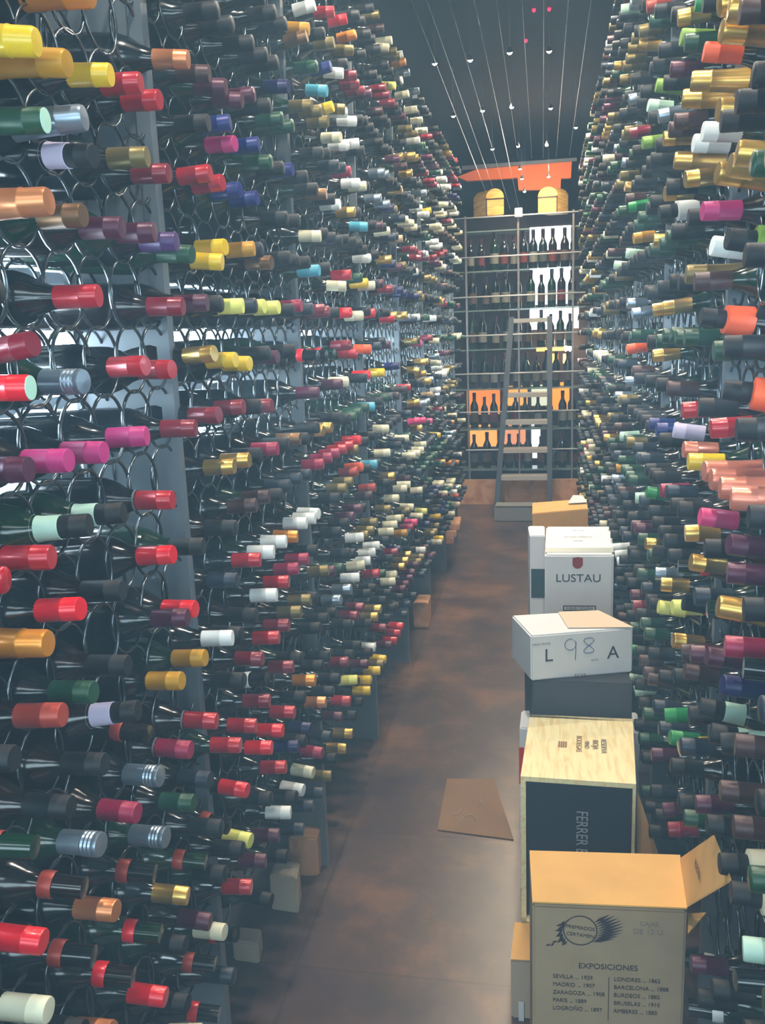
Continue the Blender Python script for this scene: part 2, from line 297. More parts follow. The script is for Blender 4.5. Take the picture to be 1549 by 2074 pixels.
RIGHT_SEEN = '''1524 20 gold champ;1520 42 gold champ;1500 76 gold champ;1468 107 oran;1415 77 lime;1410 30 gold;1320 75 olive;1318 91 gold;1357 172 lime;1435 168 gold champ;1419 199 gold champ;1500 222 gold champ;1296 200 silver;1338 214 pgreen;1364 249 silver;1297 273 dred;1330 280 lime;1378 279 gold;1467 267 white;1445 291 white;1260 300 silver;1280 330 silver;1399 326 gold champ;1277 355 olive;1286 379 gold;1425 359 gold;1496 352 gold champ;1522 338 gold champ;1542 310 gold champ;1378 390 gold;1484 414 mag;1364 445 white wide;1517 468 lime wide;1483 497 white;1355 487 gold;1305 495 amb;1289 513 pgreen;1260 538 pgreen;1295 428 green;1430 556 olive champ;1338 8 rust;1450 5 green;1280 17 pgreen;1214 46 white;1222 81 gold;1302 643 silver;1373 637 gold;1350 637 gold;1458 640 oran wide;1292 709 oran;1352 726 gold;1510 783 oran wide;1289 771 silver;1266 802 silver;1422 829 red;1488 865 red;1361 871 blue;1345 860 blue;1397 875 lilac;1422 912 salmon;1436 936 yel;1467 955 salmon champ;1487 972 salmon champ;1509 990 salmon champ;1530 1010 salmon champ;1371 993 crim;1313 1008 pgreen;1458 1051 pink;1523 1049 burg;1428 1079 gold;1436 1103 gold;1277 883 pgreen;1193 842 cream;1182 860 cream;1260 1108 white;1265 1122 white;1270 1136 white;1351 1120 tan wide;1335 1105 gold;1267 955 amb;1199 906 crim;1208 929 amb;1335 993 green;1405 1147 bred short;1413 1177 bred short;1510 1147 burg;1501 1190 gold champ;1473 1236 bred short;1355 1158 silver;1369 1183 gold;1363 1202 lyel;1308 1227 dred;1404 1247 lyel;1396 1268 gold;1419 1320 brown;1473 1316 burg;1520 1313 crim;1545 1349 bred short;1423 1348 brown;1507 1392 navy;1457 1428 pgreen collar;1482 1475 pgreen collar;1507 1517 pgreen collar;1379 1465 green;1388 1498 green;1402 1526 yel short;1294 1376 pgreen;1307 1398 pgreen;1341 1379 brown;1529 1489 brown;1296 1318 green;1375 1642 burg;1454 1630 burg;1388 1680 dred;1509 1753 cream wide;1535 1815 cream wide;1546 1889 pgreen;1412 1947 white short;1417 2002 white short;1535 1988 rust short'''

def seen(s):
    for t in s.split(';'):
        p = t.split(); yield int(p[0]), int(p[1]), p[2], (p[3] if len(p) > 3 else 'cap')
grid = {}                                                # (side, column along the wall, row) -> bottle record
NCOL = 63
def col_y(side, c): return (L_START if side == 'L' else R_START)[0] + (c + 0.5) * PITCH_Y
for side, lst, capx in (('L', LEFT_SEEN, -0.600), ('R', RIGHT_SEEN, 0.275)):
    for px, py, col, st in seen(lst):
        p = on_x(px, py, capx)
        fc = (p.y - col_y(side, 0)) / PITCH_Y; fr = (p.z + 0.0125 - Z0) / PITCH_Z
        best = None
        for c in range(int(fc) - 2, int(fc) + 4):
            for r in range(int(fr) - 1, int(fr) + 3):
                if 0 <= c < NCOL and 0 <= r < ROWS and (side, c, r) not in grid:
                    d = (c - fc) ** 2 + ((r - fr) * 1.3) ** 2
                    if best is None or d < best[0]: best = (d, c, r)
        if best is None or best[0] > 4: continue
        _, c, r = best; y = col_y(side, c); z = Z0 + r * PITCH_Z
        dy = max(-0.034, min(0.034, p.y - y)); dz = max(-0.030, min(0.042, p.z - (z - 0.0125)))
        grid[(side, c, r)] = dict(col=col, st=st, dy=dy, dz=dz, seen=True)
PAL = {
 'L0': 'black black black black black black black burg dgreen grey black black black black',
 'L1': 'black black black black burg grey black dgreen dred black black black black olive black',
 'L2': 'black black grey black burg cream gold olive dred brown black navy silver black cream grey black black white dgreen black',
 'R0': 'black dgreen black black black black brown black burg black dgreen black grey',
 'R1': 'black dgreen black grey olive black silver black brown black dgreen black black',
 'R2': 'black black gold cream black olive grey dgreen dgreen black brown black grey white burg black black'}
PAL = {k: v.split() for k, v in PAL.items()}
rng = random.Random(5)
for side in 'LR':
    for r in range(ROWS):
        prev = 'black'; gapsleft = 0
        for c in range(NCOL):
            if (side, c, r) in grid: prev = grid[(side, c, r)]['col']; continue
            bay, k = divmod(c, 9)
            pe = 0.07 if bay < 2 else 0.2
            if side == 'L' and bay == 0 and k >= 5 and 6 <= r <= 18: pe = 0.85
            elif k >= 7 and 4 <= r <= 19: pe = 0.7 if side == 'L' else 0.45
            elif k == 0 and 8 <= r <= 14: pe = 0.35
            if r in (11, 10): pe = max(pe, (0.72 if r == 10 else .5) if side == 'L' else 0.5)
            if rng.random() < pe: continue
            if side == 'R':
                q_ = project(Vector((0.275, col_y(side, c), Z0 + r * PITCH_Z)))
                if 1340 < q_[0] < 1545 and 1690 < q_[1] < 1930: continue      # kept clear by the carton's open flap
            pal = PAL[side + ('0' if bay < 2 else '1' if bay < 3 else '2')]
            col = prev if rng.random() < 0.42 and prev in pal else rng.choice(pal)
            prev = col
            grid[(side, c, r)] = dict(col=col, st='cap', dy=rng.uniform(-.016, .016), dz=rng.uniform(-.004, .014), seen=False)
# the 300 that show largest become objects of their own, the rest one mass
recs = []
for (side, c, r), g in grid.items():
    s = 1 if side == 'L' else -1; capx = -0.600 if side == 'L' else 0.275
    y = col_y(side, c); z = Z0 + r * PITCH_Z
    tip = Vector((capx, y + g['dy'], z - 0.0125 + g['dz'])); base = Vector((capx - s * CAPMID, y, z - 0.0125))
    px, py, depth = project(tip)
    g.update(side=side, c=c, r=r, base=base, tip=tip, px=px, py=py, depth=depth)
    inside = -30 < px < 1579 and -30 < py < 2104
    hidden = (side == 'R' and py > 1060 and px < 1285) or (side == 'R' and py > 1830 and px < 1392)
    bright = sum(COLS[g['col']][0])
    g['score'] = (0 if not inside or hidden else 1 / depth * (1.35 if g['seen'] else (0.8 if bright < 170 else 1.0)))
    g['inside'] = px > -130 and px < 1700 and -120 < py < 2200
    recs.append(g)
champs = [g for g in recs if g['st'] == 'champ' and g['score'] > 0]
rest = sorted([g for g in recs if g['st'] != 'champ'], key=lambda g: -g['score'])
solo = [g for g in rest[:300] if g['score'] > 0] + champs
for g in solo: g['solo'] = True
def glass_of(g):
    if 'glass' not in g:
        q = random.Random(g['c'] * 31 + g['r'] * 7 + (3 if g['side'] == 'L' else 0)).random()
        g['glass'] = 'green' if g['col'] in ('dgreen', 'green', 'lime', 'pgreen') and q < .6 else ('brown' if q < .3 else ('green' if q < .42 else 'dark'))
    return g['glass']
# --- a label that singles each one out
def word(g): return COLS[g['col']][3]
STY = {'cap': '{} capsule', 'champ': '{} foil over a long neck', 'screw': 'ribbed {} screw cap', 'band': '{} capsule ringed by a pale band', 'collar': '{} neck label and black neck',
       'short': 'short {} band on its dark neck', 'tip': '{} capsule and pale tip', 'wide': 'wide {} label', 'label': '{} capsule printed black'}
soloset = {(g['side'], g['c'], g['r']): g for g in solo}
def nb(g, dc, dr):
    for k in (1, 2):
        n = soloset.get((g['side'], g['c'] + dc * k, g['r'] + dr * k))
        if n: return n
used = {}
def bay_word(c):
    return ['nearest', 'second', 'third', 'fourth', 'fifth', 'sixth', 'farthest'][c // 9]
def options(g):
    wall = 'left' if g['side'] == 'L' else 'right'; kind = 'sparkling wine bottle' if g['st'] == 'champ' else 'wine bottle'
    d = STY[g['st']].format(word(g))
    ns = [(rel, nb(g, *v)) for rel, v in (('above', (0, -1)), ('below', (0, 1)), ('before', (1, 0)), ('beyond', (-1, 0)))]
    yield f'{kind} with {d}, racked on the {wall} wall'
    b = bay_word(g['c'])
    yield f'{kind} with {d}, {b} bay of {wall} wall'
    for rel, n in ns:
        if n: yield f'{kind} with {d}, {rel} the {word(n)} one, {wall} wall'
    for rel, n in ns:
        if n: yield f'{kind} with {d}, {rel} the {word(n)} one, {b} {wall} bay'
    for i, (r1, n1) in enumerate(ns):
        for r2, n2 in ns[i + 1:]:
            if n1 and n2: yield f'{kind}, {d}, {r1} {word(n1)} and {r2} {word(n2)} one, {b} {wall} bay'
def n_words(t): return len(t.replace(',', '').split())
allopts = {}
for g in solo:
    g['opts'] = list(dict.fromkeys(options(g)))
    for t in g['opts']: allopts[t] = allopts.get(t, 0) + 1
for g in solo:
    t = next((t for t in g['opts'] if allopts[t] == 1 and t not in used and n_words(t) <= 16), None)
    if t is None:
        wall = 'left' if g['side'] == 'L' else 'right'
        t = f"{word(g)}-topped bottle, {bay_word(g['c'])} bay of {wall} rack, {ORD[g['r']]} row up, {ORD[g['c'] % 9]} column"
        if g['st'] == 'champ': t = t.replace('-topped bottle', '-foiled sparkling bottle')
    used[t] = 1; g['label'] = t
label_ink = mat('label_ink', (22, 22, 24), 0.6)
pale_tip = mat('pale_tip', (176, 220, 196), 0.5); silver_band = mat('silver_band', (200, 200, 205), 0.3, 0.8)
WIDE = [(0.0381, 0.085), (0.0381, 0.150)]
def link_child(name, me, p):
    o = bpy.data.objects.new(name, me); C.objects.link(o); o.parent = p; return o
for g in solo:
    st = g['st']; ch = st == 'champ'; gl = glass_of(g); q = random.Random(g['c'] * 13 + g['r']).random()
    body = bmesh_cached(('sparkling_glass' if ch else 'bottle_glass', gl), CHAMP if ch else BODY, GLASS[gl], 26)
    o = bpy.data.objects.new('sparkling_wine_bottle' if ch else 'wine_bottle', body); C.objects.link(o)
    o.matrix_world = place_matrix(g['base'], g['tip'])
    group = ('sparkling wine bottles' if ch else 'wine bottles') + (' in the left racks' if g['side'] == 'L' else ' in the right racks')
    tag(o, g['label'], 'bottle', group)
    m = cmat(g['col'])
    if ch: link_child('foil', bmesh_cached(('foil', g['col']), CCAP, m, 24), o)
    elif st in ('cap', 'label', 'band', 'tip'):
        cp = link_child('capsule', bmesh_cached(('capsule', g['col']), CAP, m, 22), o)
        if st == 'band': link_child('band', bmesh_cached(('band', 's'), BAND, silver_band, 22), cp)
        if st == 'tip': link_child('tip_disc', bmesh_cached(('tip_disc', 'p'), [(0.0140, 0.3005), (0.0138, 0.3022), (0.0002, 0.3026)], pale_tip, 20), cp)
        if st == 'label':
            link_child('printed_band', bmesh_cached(('printed_band', 'k'), [(0.01615, 0.240), (0.01615, 0.252)], label_ink, 22), cp)
            R = Matrix.Rotation(PI / 2, 3, 'Z')
            text('print', '155', 0.010, (0.0165, 0.0, 0.246), (0, 0, 1), (0, 1, 0), m, cp, lift=0.0)
    elif st == 'screw': link_child('screw_cap', bmesh_cached(('screw_cap', g['col']), SCREW, m, 26), o)
    elif st == 'short':
        link_child('neck_band', bmesh_cached(('neck_band', g['col']), [(0.0165, 0.240), (0.0172, 0.244), (0.0172, 0.256), (0.0163, 0.258)], m, 22), o)
    elif st == 'collar':
        link_child('neck_label', bmesh_cached(('neck_label', g['col']), NLAB, m, 26), o)
        link_child('capsule', bmesh_cached(('capsule', 'black'), CAP, cmat('black'), 22), o)
    elif st == 'wide':
        link_child('bottle_label', bmesh_cached(('bottle_label', g['col']), WLAB, m, 26), o)
        link_child('capsule', bmesh_cached(('capsule', 'black'), CAP, cmat('black'), 22), o)
# --- the mass of smaller bottles
def mass():
    lowb = [(0.0002, 0.004), (0.0365, 0.002), (0.0375, 0.012), (0.0375, 0.172), (0.034, 0.200), (0.021, 0.224), (0.0150, 0.246), (0.0142, 0.296), (0.0002, 0.297)]
    lowc = [(0.0160, 0.232), (0.0157, 0.276), (0.0163, 0.277), (0.0156, 0.279), (0.0155, 0.299), (0.0140, 0.3015), (0.0002, 0.302)]
    lowch = [(0.0222, 0.228), (0.0190, 0.252), (0.0200, 0.267), (0.0178, 0.271), (0.0190, 0.288), (0.0178, 0.301), (0.0002, 0.305)]
    seg = 12
    bv, bf = lathe_arrays(lowb, seg); cv, cf = lathe_arrays(lowc, seg); hv, hf = lathe_arrays(lowch, seg)
    bv, cv, hv = np.array(bv), np.array(cv), np.array(hv); bf, cf, hf = np.array(bf), np.array(cf), np.array(hf)
    mats = []; midx = {}
    def mi(m):
        if m.name not in midx: midx[m.name] = len(mats); mats.append(m)
        return midx[m.name]
    V = []; Fc = []; I = []; off = 0
    for g in recs:
        if g.get('solo') or not (g['inside']): continue
        M = np.array(place_matrix(g['base'], g['tip']))
        cvv, cff = (hv, hf) if g['st'] == 'champ' else (cv, cf)
        for v, f, m in ((bv, bf, GLASS[glass_of(g)]), (cvv, cff, cmat(g['col']))):
            V.append(v @ M[:3, :3].T + M[:3, 3]); Fc.append(f + off); I.append(np.full(len(f), mi(m))); off += len(v)
    V = np.concatenate(V); Fc = np.concatenate(Fc); I = np.concatenate(I)
    me = bpy.data.meshes.new('wine_bottle_mass'); me.vertices.add(len(V)); me.vertices.foreach_set('co', V.ravel())
    me.loops.add(Fc.size); me.loops.foreach_set('vertex_index', Fc.ravel().astype(np.int32)); me.polygons.add(len(Fc))
    me.polygons.foreach_set('loop_start', np.arange(0, Fc.size, 4, dtype=np.int32)); me.polygons.foreach_set('loop_total', np.full(len(Fc), 4, dtype=np.int32))
    for m in mats: me.materials.append(m)
    me.update(calc_edges=True); me.polygons.foreach_set('material_index', I.astype(np.int32)); me.shade_smooth(); me.validate()
    o = bpy.data.objects.new('wine_bottle_mass', me); C.objects.link(o)
    tag(o, 'hundreds of smaller wine bottles filling the rings farther down the aisle', 'bottles', None, 'stuff')
mass()

# ------------------------------------------------------------------ cartons and cases
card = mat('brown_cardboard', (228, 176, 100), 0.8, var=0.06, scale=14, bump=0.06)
card_shaded = mat('dull_cardboard', (160, 138, 108), 0.8, var=0.07, scale=14, bump=0.06)  # shade on the carton's front put into a duller brown
whitec = mat('white_cardboard', (222, 226, 228), 0.75, var=0.03, scale=10)
darkc_shaded = mat('dark_cardboard', (66, 68, 72), 0.8, var=0.1, scale=10)  # shade below the white carton put into the dark grey
pine = wood('pine', (252, 240, 186), (238, 212, 146), 9.0, (10, 1.2, 10), 0.6)
ink = mat('print_ink', (52, 44, 52), 0.7); red_ink = mat('red_ink', (150, 52, 50), 0.7); faint = mat('faint_ink', (128, 118, 112), 0.7)
def carton(name, quad, zt, zb, m, label, cat, group=None, bevel=0.004, ops=None):
    """quad: front-left, front-right, back-right, back-left corners of the top as pixels on the height zt"""
    p = [on_z(x, y, zt) for x, y in quad]
    e = empty(name, (p[0] + p[1]) / 2 * 1.0, label, cat, group); e.location.z = zb; bpy.context.view_layer.update()
    loc = e.location.copy()
    q = [Vector((v.x, v.y, zt)) - loc for v in p]
    o = prism('body', q, (0, 0, -(zt - zb)), m, e, bevel)
    return e, q, loc
# A: brown carton with the wreath stamp
zA = 0.592
eA, qA, lA = carton('carton', [(1078, 1833), (1391, 1846), (1377, 1738), (1072, 1729)], zA, 0.0, card_shaded, 'open brown carton with a wreath stamp and EXPOSICIONES print, nearest in the aisle', 'box')
fl, fr, bk_r, bk_l = qA
ex = (fr - fl).normalized(); ez = Vector((0, 0, 1)); nn = ez.cross(ex) * -1        # front face normal (towards the viewer)
Wd = (fr - fl).length
def onA(u, v): return fl + ex * (u * Wd) + Vector((0, 0, -v * Wd))                # u, v in widths of the front face
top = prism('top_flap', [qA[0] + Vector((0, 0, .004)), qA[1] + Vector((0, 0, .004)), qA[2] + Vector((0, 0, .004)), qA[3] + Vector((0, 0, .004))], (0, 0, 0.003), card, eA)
s_ = [on_z(x, y, zA + .010) - lA for x, y in ((1377, 1738), (1446, 1690), (1481, 1780), (1391, 1834))]
s_[1] = on_z(1446, 1690, zA + .21) - lA; pn = (s_[3] - s_[0]).cross(s_[1] - s_[0]); cam_l = Vector((0, 0, CAMZ)) - lA; rr_ = ray(1481, 1780); s_[2] = cam_l + rr_ * (pn.dot(s_[0] - cam_l) / pn.dot(rr_))
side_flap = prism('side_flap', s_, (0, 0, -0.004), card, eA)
a, b_ = (s_[1] + s_[0]) / 2, (s_[2] + s_[3]) / 2
fx_ = (s_[2] - s_[1]).normalized(); fy_ = (s_[1] - s_[0]); fy_ = (fy_ - fx_ * fy_.dot(fx_)).normalized()
text('flap_print', 'MUESTRA', 0.020, (s_[0] + s_[3]) * .27 + (s_[1] + s_[2]) * .23, fx_, fy_, mat('brown_ink', (120, 84, 50), .7), side_flap, lift=.003, squeeze=.72)
g_ = [on_z(x, y, zA - .03) - lA for x, y in ((1393, 1850), (1430, 1848), (1393, 1890))]
prism('inner_flap', g_, (0, 0, -0.003), card, eA)
# wreath stamp
def ring_mesh(name, c, r0, r1, m, parent, n=40):
    bm = bmesh.new(); A = [bm.verts.new(c + ex * (r0 * math.cos(2 * PI * k / n)) + ez * (r0 * math.sin(2 * PI * k / n)) + nn * .0012) for k in range(n)]
    B = [bm.verts.new(c + ex * (r1 * math.cos(2 * PI * k / n)) + ez * (r1 * math.sin(2 * PI * k / n)) + nn * .0012) for k in range(n)]
    for k in range(n): bm.faces.new((A[k], A[(k + 1) % n], B[(k + 1) % n], B[k]))
    return from_bm(name, bm, parent, m)
cA = onA(0.315, 0.175)
bodyA = [o for o in eA.children if o.name.startswith('body')][0]
ring_mesh('stamp_ring', cA, 0.105 * Wd, 0.113 * Wd, ink, bodyA)
bm = bmesh.new(); rn = random.Random(3)
def leaf(c, ang, ln, wd):
    d = ex * math.cos(ang) + ez * math.sin(ang); n_ = ex * -math.sin(ang) + ez * math.cos(ang)
    pts = [c, c + d * ln * .4 + n_ * wd, c + d * ln, c + d * ln * .4 - n_ * wd]
    bm.faces.new([bm.verts.new(p + nn * .0011) for p in pts])
for i in range(10):                                         # right wing of leaves
    t = i / 9; a0 = math.radians(-48 + 84 * t); c0 = cA + (ex * math.cos(a0) + ez * math.sin(a0)) * .112 * Wd
    leaf(c0, math.radians(12 + 20 * t), (0.06 + 0.13 * math.sin(PI * (0.25 + 0.6 * t))) * Wd, .011 * Wd)
for i in range(13):                                         # left branch, trailing down
    t = i / 12; a0 = math.radians(145 + 80 * t); c0 = cA + (ex * math.cos(a0) + ez * math.sin(a0)) * .118 * Wd
    leaf(c0, math.radians(225 + 30 * math.sin(i * 2.1)), 0.055 * Wd, .009 * Wd)
for i in range(5): leaf(cA + (ex * -.105 + ez * -.06) * Wd + (ex * -1 + ez * -.62) * (.022 * i * Wd), math.radians(213 + (18 if i % 2 else -14)), .04 * Wd, .008 * Wd)
from_bm('wreath', bm, bodyA, ink)
ey_t = ez; tiltx = (ex * 1 + ez * -.10).normalized(); tilty = (ez * 1 + ex * .10).normalized()
text('stamp_word', 'PREMIADOS', .030 * Wd * 1.2, cA + ez * .020 * Wd, tiltx, tilty, ink, bodyA)
text('stamp_word', 'CERTAMEN', .030 * Wd * 1.2, cA + ez * -.035 * Wd, tiltx, tilty, ink, bodyA)
text('print', 'CAJAS', .045 * Wd, onA(0.76, .105), ex, ez, faint, bodyA); text('print', 'DE 12 U.', .055 * Wd, onA(0.76, .165), ex, ez, faint, bodyA)
text('print', 'EXPOSICIONES', .058 * Wd, onA(0.50, .445), ex, ez, ink, bodyA)
rowsA = [('SEVILLA', '1929', 'LONDRES', '1862'), ('MADRID', '1907', 'BARCELONA', '1888'), ('ZARAGOZA', '1908', 'BURDEOS', '1882'), ('PARIS', '1889', 'BRUSELAS', '1910'), ('LOGROÑO', '1897', 'AMBERES', '1885')]
for i, (p_, q_, r__, s__) in enumerate(rowsA):
    v = .535 + .062 * i
    text('print', f'{p_} ... {q_}', .042 * Wd, onA(0.135, v), ex, ez, ink, bodyA, 'LEFT', squeeze=.95)
    text('print', f'{r__} ... {s__}', .042 * Wd, onA(0.54, v), ex, ez, ink, bodyA, 'LEFT', squeeze=.95)
bm = bmesh.new(); p0, p1 = onA(.505, .52), onA(.505, .86); bm.faces.new([bm.verts.new(p + nn * .001) for p in (p0, p1, p1 + ex * .0012, p0 + ex * .0012)]); from_bm('print_rule', bm, bodyA, ink)

# B: pine wine case standing on end, with a black inner box
zB = 0.545
pB = [on_z(x, y, zB) for x, y in ((1054, 1572), (1288, 1588), (1281, 1456), (1073, 1447))]
eB = empty('wooden_wine_case', (pB[0] + pB[1]) / 2, 'pale pine wine case on end holding a black box lettered in grey', 'case'); eB.location.z = 0.16; bpy.context.view_layer.update(); lB = eB.location.copy()
qB = [v - lB for v in pB]; hB = zB - 0.16; T = 0.012
exB = (qB[1] - qB[0]).normalized(); bkB = (qB[3] - qB[0]); bkR = (qB[2] - qB[1])
lid = prism('top_board', qB, (0, 0, -T), pine, eB)
dn = Vector((0, 0, -hB))
tz = Vector((0, 0, -T))
prism('side_board', [v + tz for v in (qB[0], qB[0] + exB * T, qB[3] + exB * T, qB[3])], dn - tz, pine, eB)
prism('side_board', [v + tz for v in (qB[1], qB[1] - exB * T * .6, qB[2] - exB * T * .6, qB[2])], dn - tz, pine, eB)
prism('bottom_board', [v + dn for v in qB], (0, 0, T), pine, eB)
prism('back_board', [qB[3], qB[2], qB[2] - bkR * .05, qB[3] - bkB * .05], dn, pine, eB)
pt = Vector((0, 0, -0.02))
nB = exB.cross(Vector((0, 0, 1)))
lids = [on_z(x, y, zB) - lB for x, y in ((1135, 1508), (1165, 1508), (1186, 1508), (1202, 1508), (1222, 1508))]
dirB = -(qB[3] - qB[0]).normalized()
for i, (tx, cc, sz) in enumerate((('BODEGAS', (1172, 1507), .013), ('VINO', (1188, 1509), .011), ('RIOJA', (1205, 1509), .013), ('RESERVA', (1222, 1512), .013))):
    text('stamp', tx, sz * 1.5, on_z(cc[0], cc[1], zB) - lB, dirB, Vector((0, 0, 1)).cross(dirB), faint if i != 0 else mat('brown_stamp', (150, 110, 80), .7), lid)
c1 = on_z(1139, 1508, zB) - lB
bm = bmesh.new(); w1, w2 = exB * .011, dirB * .016
for k in range(4):
    o_ = c1 + exB * (.0055 * (k - 1.5)); bm.faces.new([bm.verts.new(o_ + v + Vector((0, 0, .001))) for v in (-w1 * .2 - w2, w1 * .2 - w2, w1 * .2 + w2, -w1 * .2 + w2)])
from_bm('stamp_square', bm, lid, mat('brown_stamp', (150, 110, 80), .7))
blackb = mat('black_box_board', (22, 30, 44), 0.6)
inn = [qB[0] + exB * (T + .001) + bkB * .03, qB[1] - exB * (T * .6 + .001) + bkR * .03, qB[2] - exB * (T * .6 + .001) - bkR * .06, qB[3] + exB * (T + .001) - bkB * .06]
eI = prism('inner_box', [v + Vector((0, 0, -T - .001)) for v in inn], (0, 0, -(hB - 2 * T - .002)), blackb, None); eI.location = lB
tag(eI, 'black box with grey upright lettering inside the pine wine case', 'box')
fx = on_y(1172, 1640, lB.y + inn[0].y) - lB
text('lettering', 'FERRER BOBET', .038, Vector(((inn[0].x * .47 + inn[1].x * .53), inn[0].y * .47 + inn[1].y * .53, fx.z)), (0, 0, -1), exB, mat('grey_print', (170, 176, 180), .6), eI, 'LEFT', squeeze=.72)
bpy.context.view_layer.update()

card_pale = mat('pale_cardboard', (190, 174, 150), .8, var=.05, scale=12)
# under the pine case: tan carton whose top edge shows left, a leaning flap on the right, white carton behind
e, q, l = carton('carton', [(1034, 1945), (1300, 1958), (1290, 1880), (1042, 1870)], 0.155, 0.0, card_pale, 'low pale carton underneath the pine wine case', 'box')
bd = e.children[0]
prism('top_sheet', [v + Vector((0, 0, .001)) for v in q], (0, 0, .002), card, e)
wl = on_y(1050, 2030, (q[0] + l).y - .004) - l; box('white_label', (wl.x, wl.y, .0), (wl.x + .012, wl.y + .003, wl.z), whitec, e)
pf = [on_y(x, y, pB[1].y + .03) for x, y in ((1290, 1600), (1340, 1750), (1340, 1900), (1290, 1900))]
o = prism('cardboard_sheet', pf, (0, 0.004, 0), card, None); tag(o, 'slanted brown cardboard sheet standing between the pine case and the right rack', 'cardboard')
e, q, l = carton('carton', [(1052, 1474), (1296, 1482), (1290, 1442), (1056, 1438)], 0.50, 0.0, whitec, 'white carton mostly hidden behind the pine wine case', 'box')
bx = on_y(1050, 1520, (q[0] + l).y) - l
box('red_stripe', (q[0].x - .002, q[0].y - .0015, bx.z - .10), (q[0].x + .012, q[0].y - .0005, bx.z + .01), mat('red_tape', (220, 30, 30), .5), e)
# C: white carton marked 98
zC = 0.755
eC, qC, lC = carton('carton', [(1075, 1288), (1283, 1271), (1212, 1236), (1036, 1246)], zC, zC - 0.130, whitec, 'white carton marked 98 by hand, lying on a dark carton', 'box')
exC = (qC[1] - qC[0]).normalized(); nC = exC.cross(Vector((0, 0, 1))); WC = (qC[1] - qC[0]).length
bC = eC.children[0]
def onC(u, v): return qC[0] + exC * u * WC + Vector((0, 0, -v * WC)) 
text('print', 'L', .105 * WC * 1.7, onC(.17, .21), exC, ez, ink, bC); text('print', 'A', .105 * WC * 1.7, onC(.80, .235), exC, ez, ink, bC)
text('print', 'RIOJA', .045 * WC, onC(.48, .43), exC, ez, faint, bC); text('print', 'Denominación', .028 * WC, onC(.62, .465), exC, ez, faint, bC)
text('print', 'ALTA', .03 * WC, onC(.62, .29), exC, ez, faint, bC); text('print', 'VINO TINTO', .03 * WC, onC(.10, .09), exC, ez, faint, bC)
pen = mat('blue_pen', (86, 104, 150), .6)
def stroke(name, pts, r, parent):
    bm = bmesh.new(); bm_tube(bm, [onC(u, v) + nC * .0012 for u, v in pts], r, 6); from_bm(name, bm, parent, pen)
nine = [(.38 + .055 * math.cos(a), .115 + .055 * math.sin(a)) for a in [math.radians(x) for x in range(-30, 300, 22)]] + [(.43, .09), (.434, .17), (.428, .27)]
stroke('hand_number', nine, .0011, bC)
eight = [(.56 + .05 * math.sin(2 * t) * (1 if True else 1), .14 - .075 * math.cos(t)) for t in [2 * PI * k / 24 for k in range(25)]]
stroke('hand_number', eight, .0011, bC)
tape = [on_z(x, y, zC + .002) - lC for x, y in ((1150, 1272), (1283, 1271), (1212, 1237), (1130, 1240))]
prism('raised_flap', tape, (0, 0, .0015), mat('cream_cardboard', (222, 200, 172), .8), eC)
e, q, l = carton('carton', [(1078, 1378), (1281, 1386), (1262, 1330), (1062, 1326)], zC - .131, 0.0, darkc_shaded, 'dark grey carton underneath the white carton marked 98', 'box')
# D: white upright carton with the red shield
zD = 0.800
eD, qD, lD = carton('carton', [(1103, 1124), (1243, 1124), (1238, 1066), (1106, 1066)], zD, 0.0, whitec, 'tall white carton with a red shield and LUSTAU lettering', 'box', bevel=.006)
exD = (qD[1] - qD[0]).normalized(); WD = (qD[1] - qD[0]).length; bD = eD.children[0]; nD = exD.cross(ez)
def onD(u, v): return qD[0] + exD * u * WD + Vector((0, 0, -v * WD))
text('lettering', 'LUSTAU', .170 * WD, onD(.49, .36), exD, ez, mat('dark_green_ink', (44, 62, 66), .6), bD, squeeze=1.08)
bm = bmesh.new(); bm.faces.new([bm.verts.new(onD(.48 + x, .125 + y) + nD * .001) for x, y in ((-.075, -.08), (0, -.095), (.075, -.08), (.075, .03), (.045, .07), (0, .085), (-.045, .07), (-.075, .03))]); from_bm('red_shield', bm, bD, red_ink)
bm = bmesh.new()
for u0, v0, u1, v1 in ((.27, .78, .75, .795), (.27, .85, .75, .865), (.27, .78, .285, .865), (.735, .78, .75, .865)):
    bm.faces.new([bm.verts.new(onD(a, b) + nD * .001) for a, b in ((u0, v0), (u1, v0), (u1, v1), (u0, v1))])
from_bm('print_frame', bm, bD, ink); text('print', 'SHERRY SOLERA', .055 * WD, onD(.51, .825), exD, ez, ink, bD)
for y, tx in ((1075, 'EMILIO'), (1088, 'SOLERA RESERVA'), (1096, 'JEREZ')):
    c_ = on_z(1171, y, zD) - lD; text('print', tx, .006 * 2.2, c_, exD, (qD[3] - qD[0]), faint, bD)
prism('tape', [on_z(x, y, zD + .0005) - lD for x, y in ((1104, 1119), (1243, 1119), (1242, 1110), (1104, 1110))], (0, 0, .001), mat('clear_tape', (176, 184, 176), .35), eD)
# small two-tone carton left of it
e, q, l = carton('carton', [(1073, 1085), (1103, 1085), (1103, 1065), (1069, 1065)], 0.795, 0.0, whitec, 'narrow white carton with a dark green band, left of the LUSTAU carton', 'box')
p_a = on_y(1073, 1152, (q[0] + l).y) - l
box('green_band', (q[0].x + .004, q[0].y - .002, p_a.z - .115), (q[1].x, q[0].y - .0006, p_a.z), mat('dark_green_board', (44, 72, 76), .7), e)
# E: open shallow tan carton behind
e, q, l = carton('carton', [(1078, 1040), (1191, 1030), (1186, 1010), (1078, 1018)], 0.62, 0.0, card, 'tan carton farthest back on the right, beside the stepladder', 'box')
prism('open_flap', [on_z(x, y, .628) - l for x, y in ((1150, 1020), (1188, 1018), (1180, 1004), (1160, 1004))], (0, 0, .003), whitec, e)
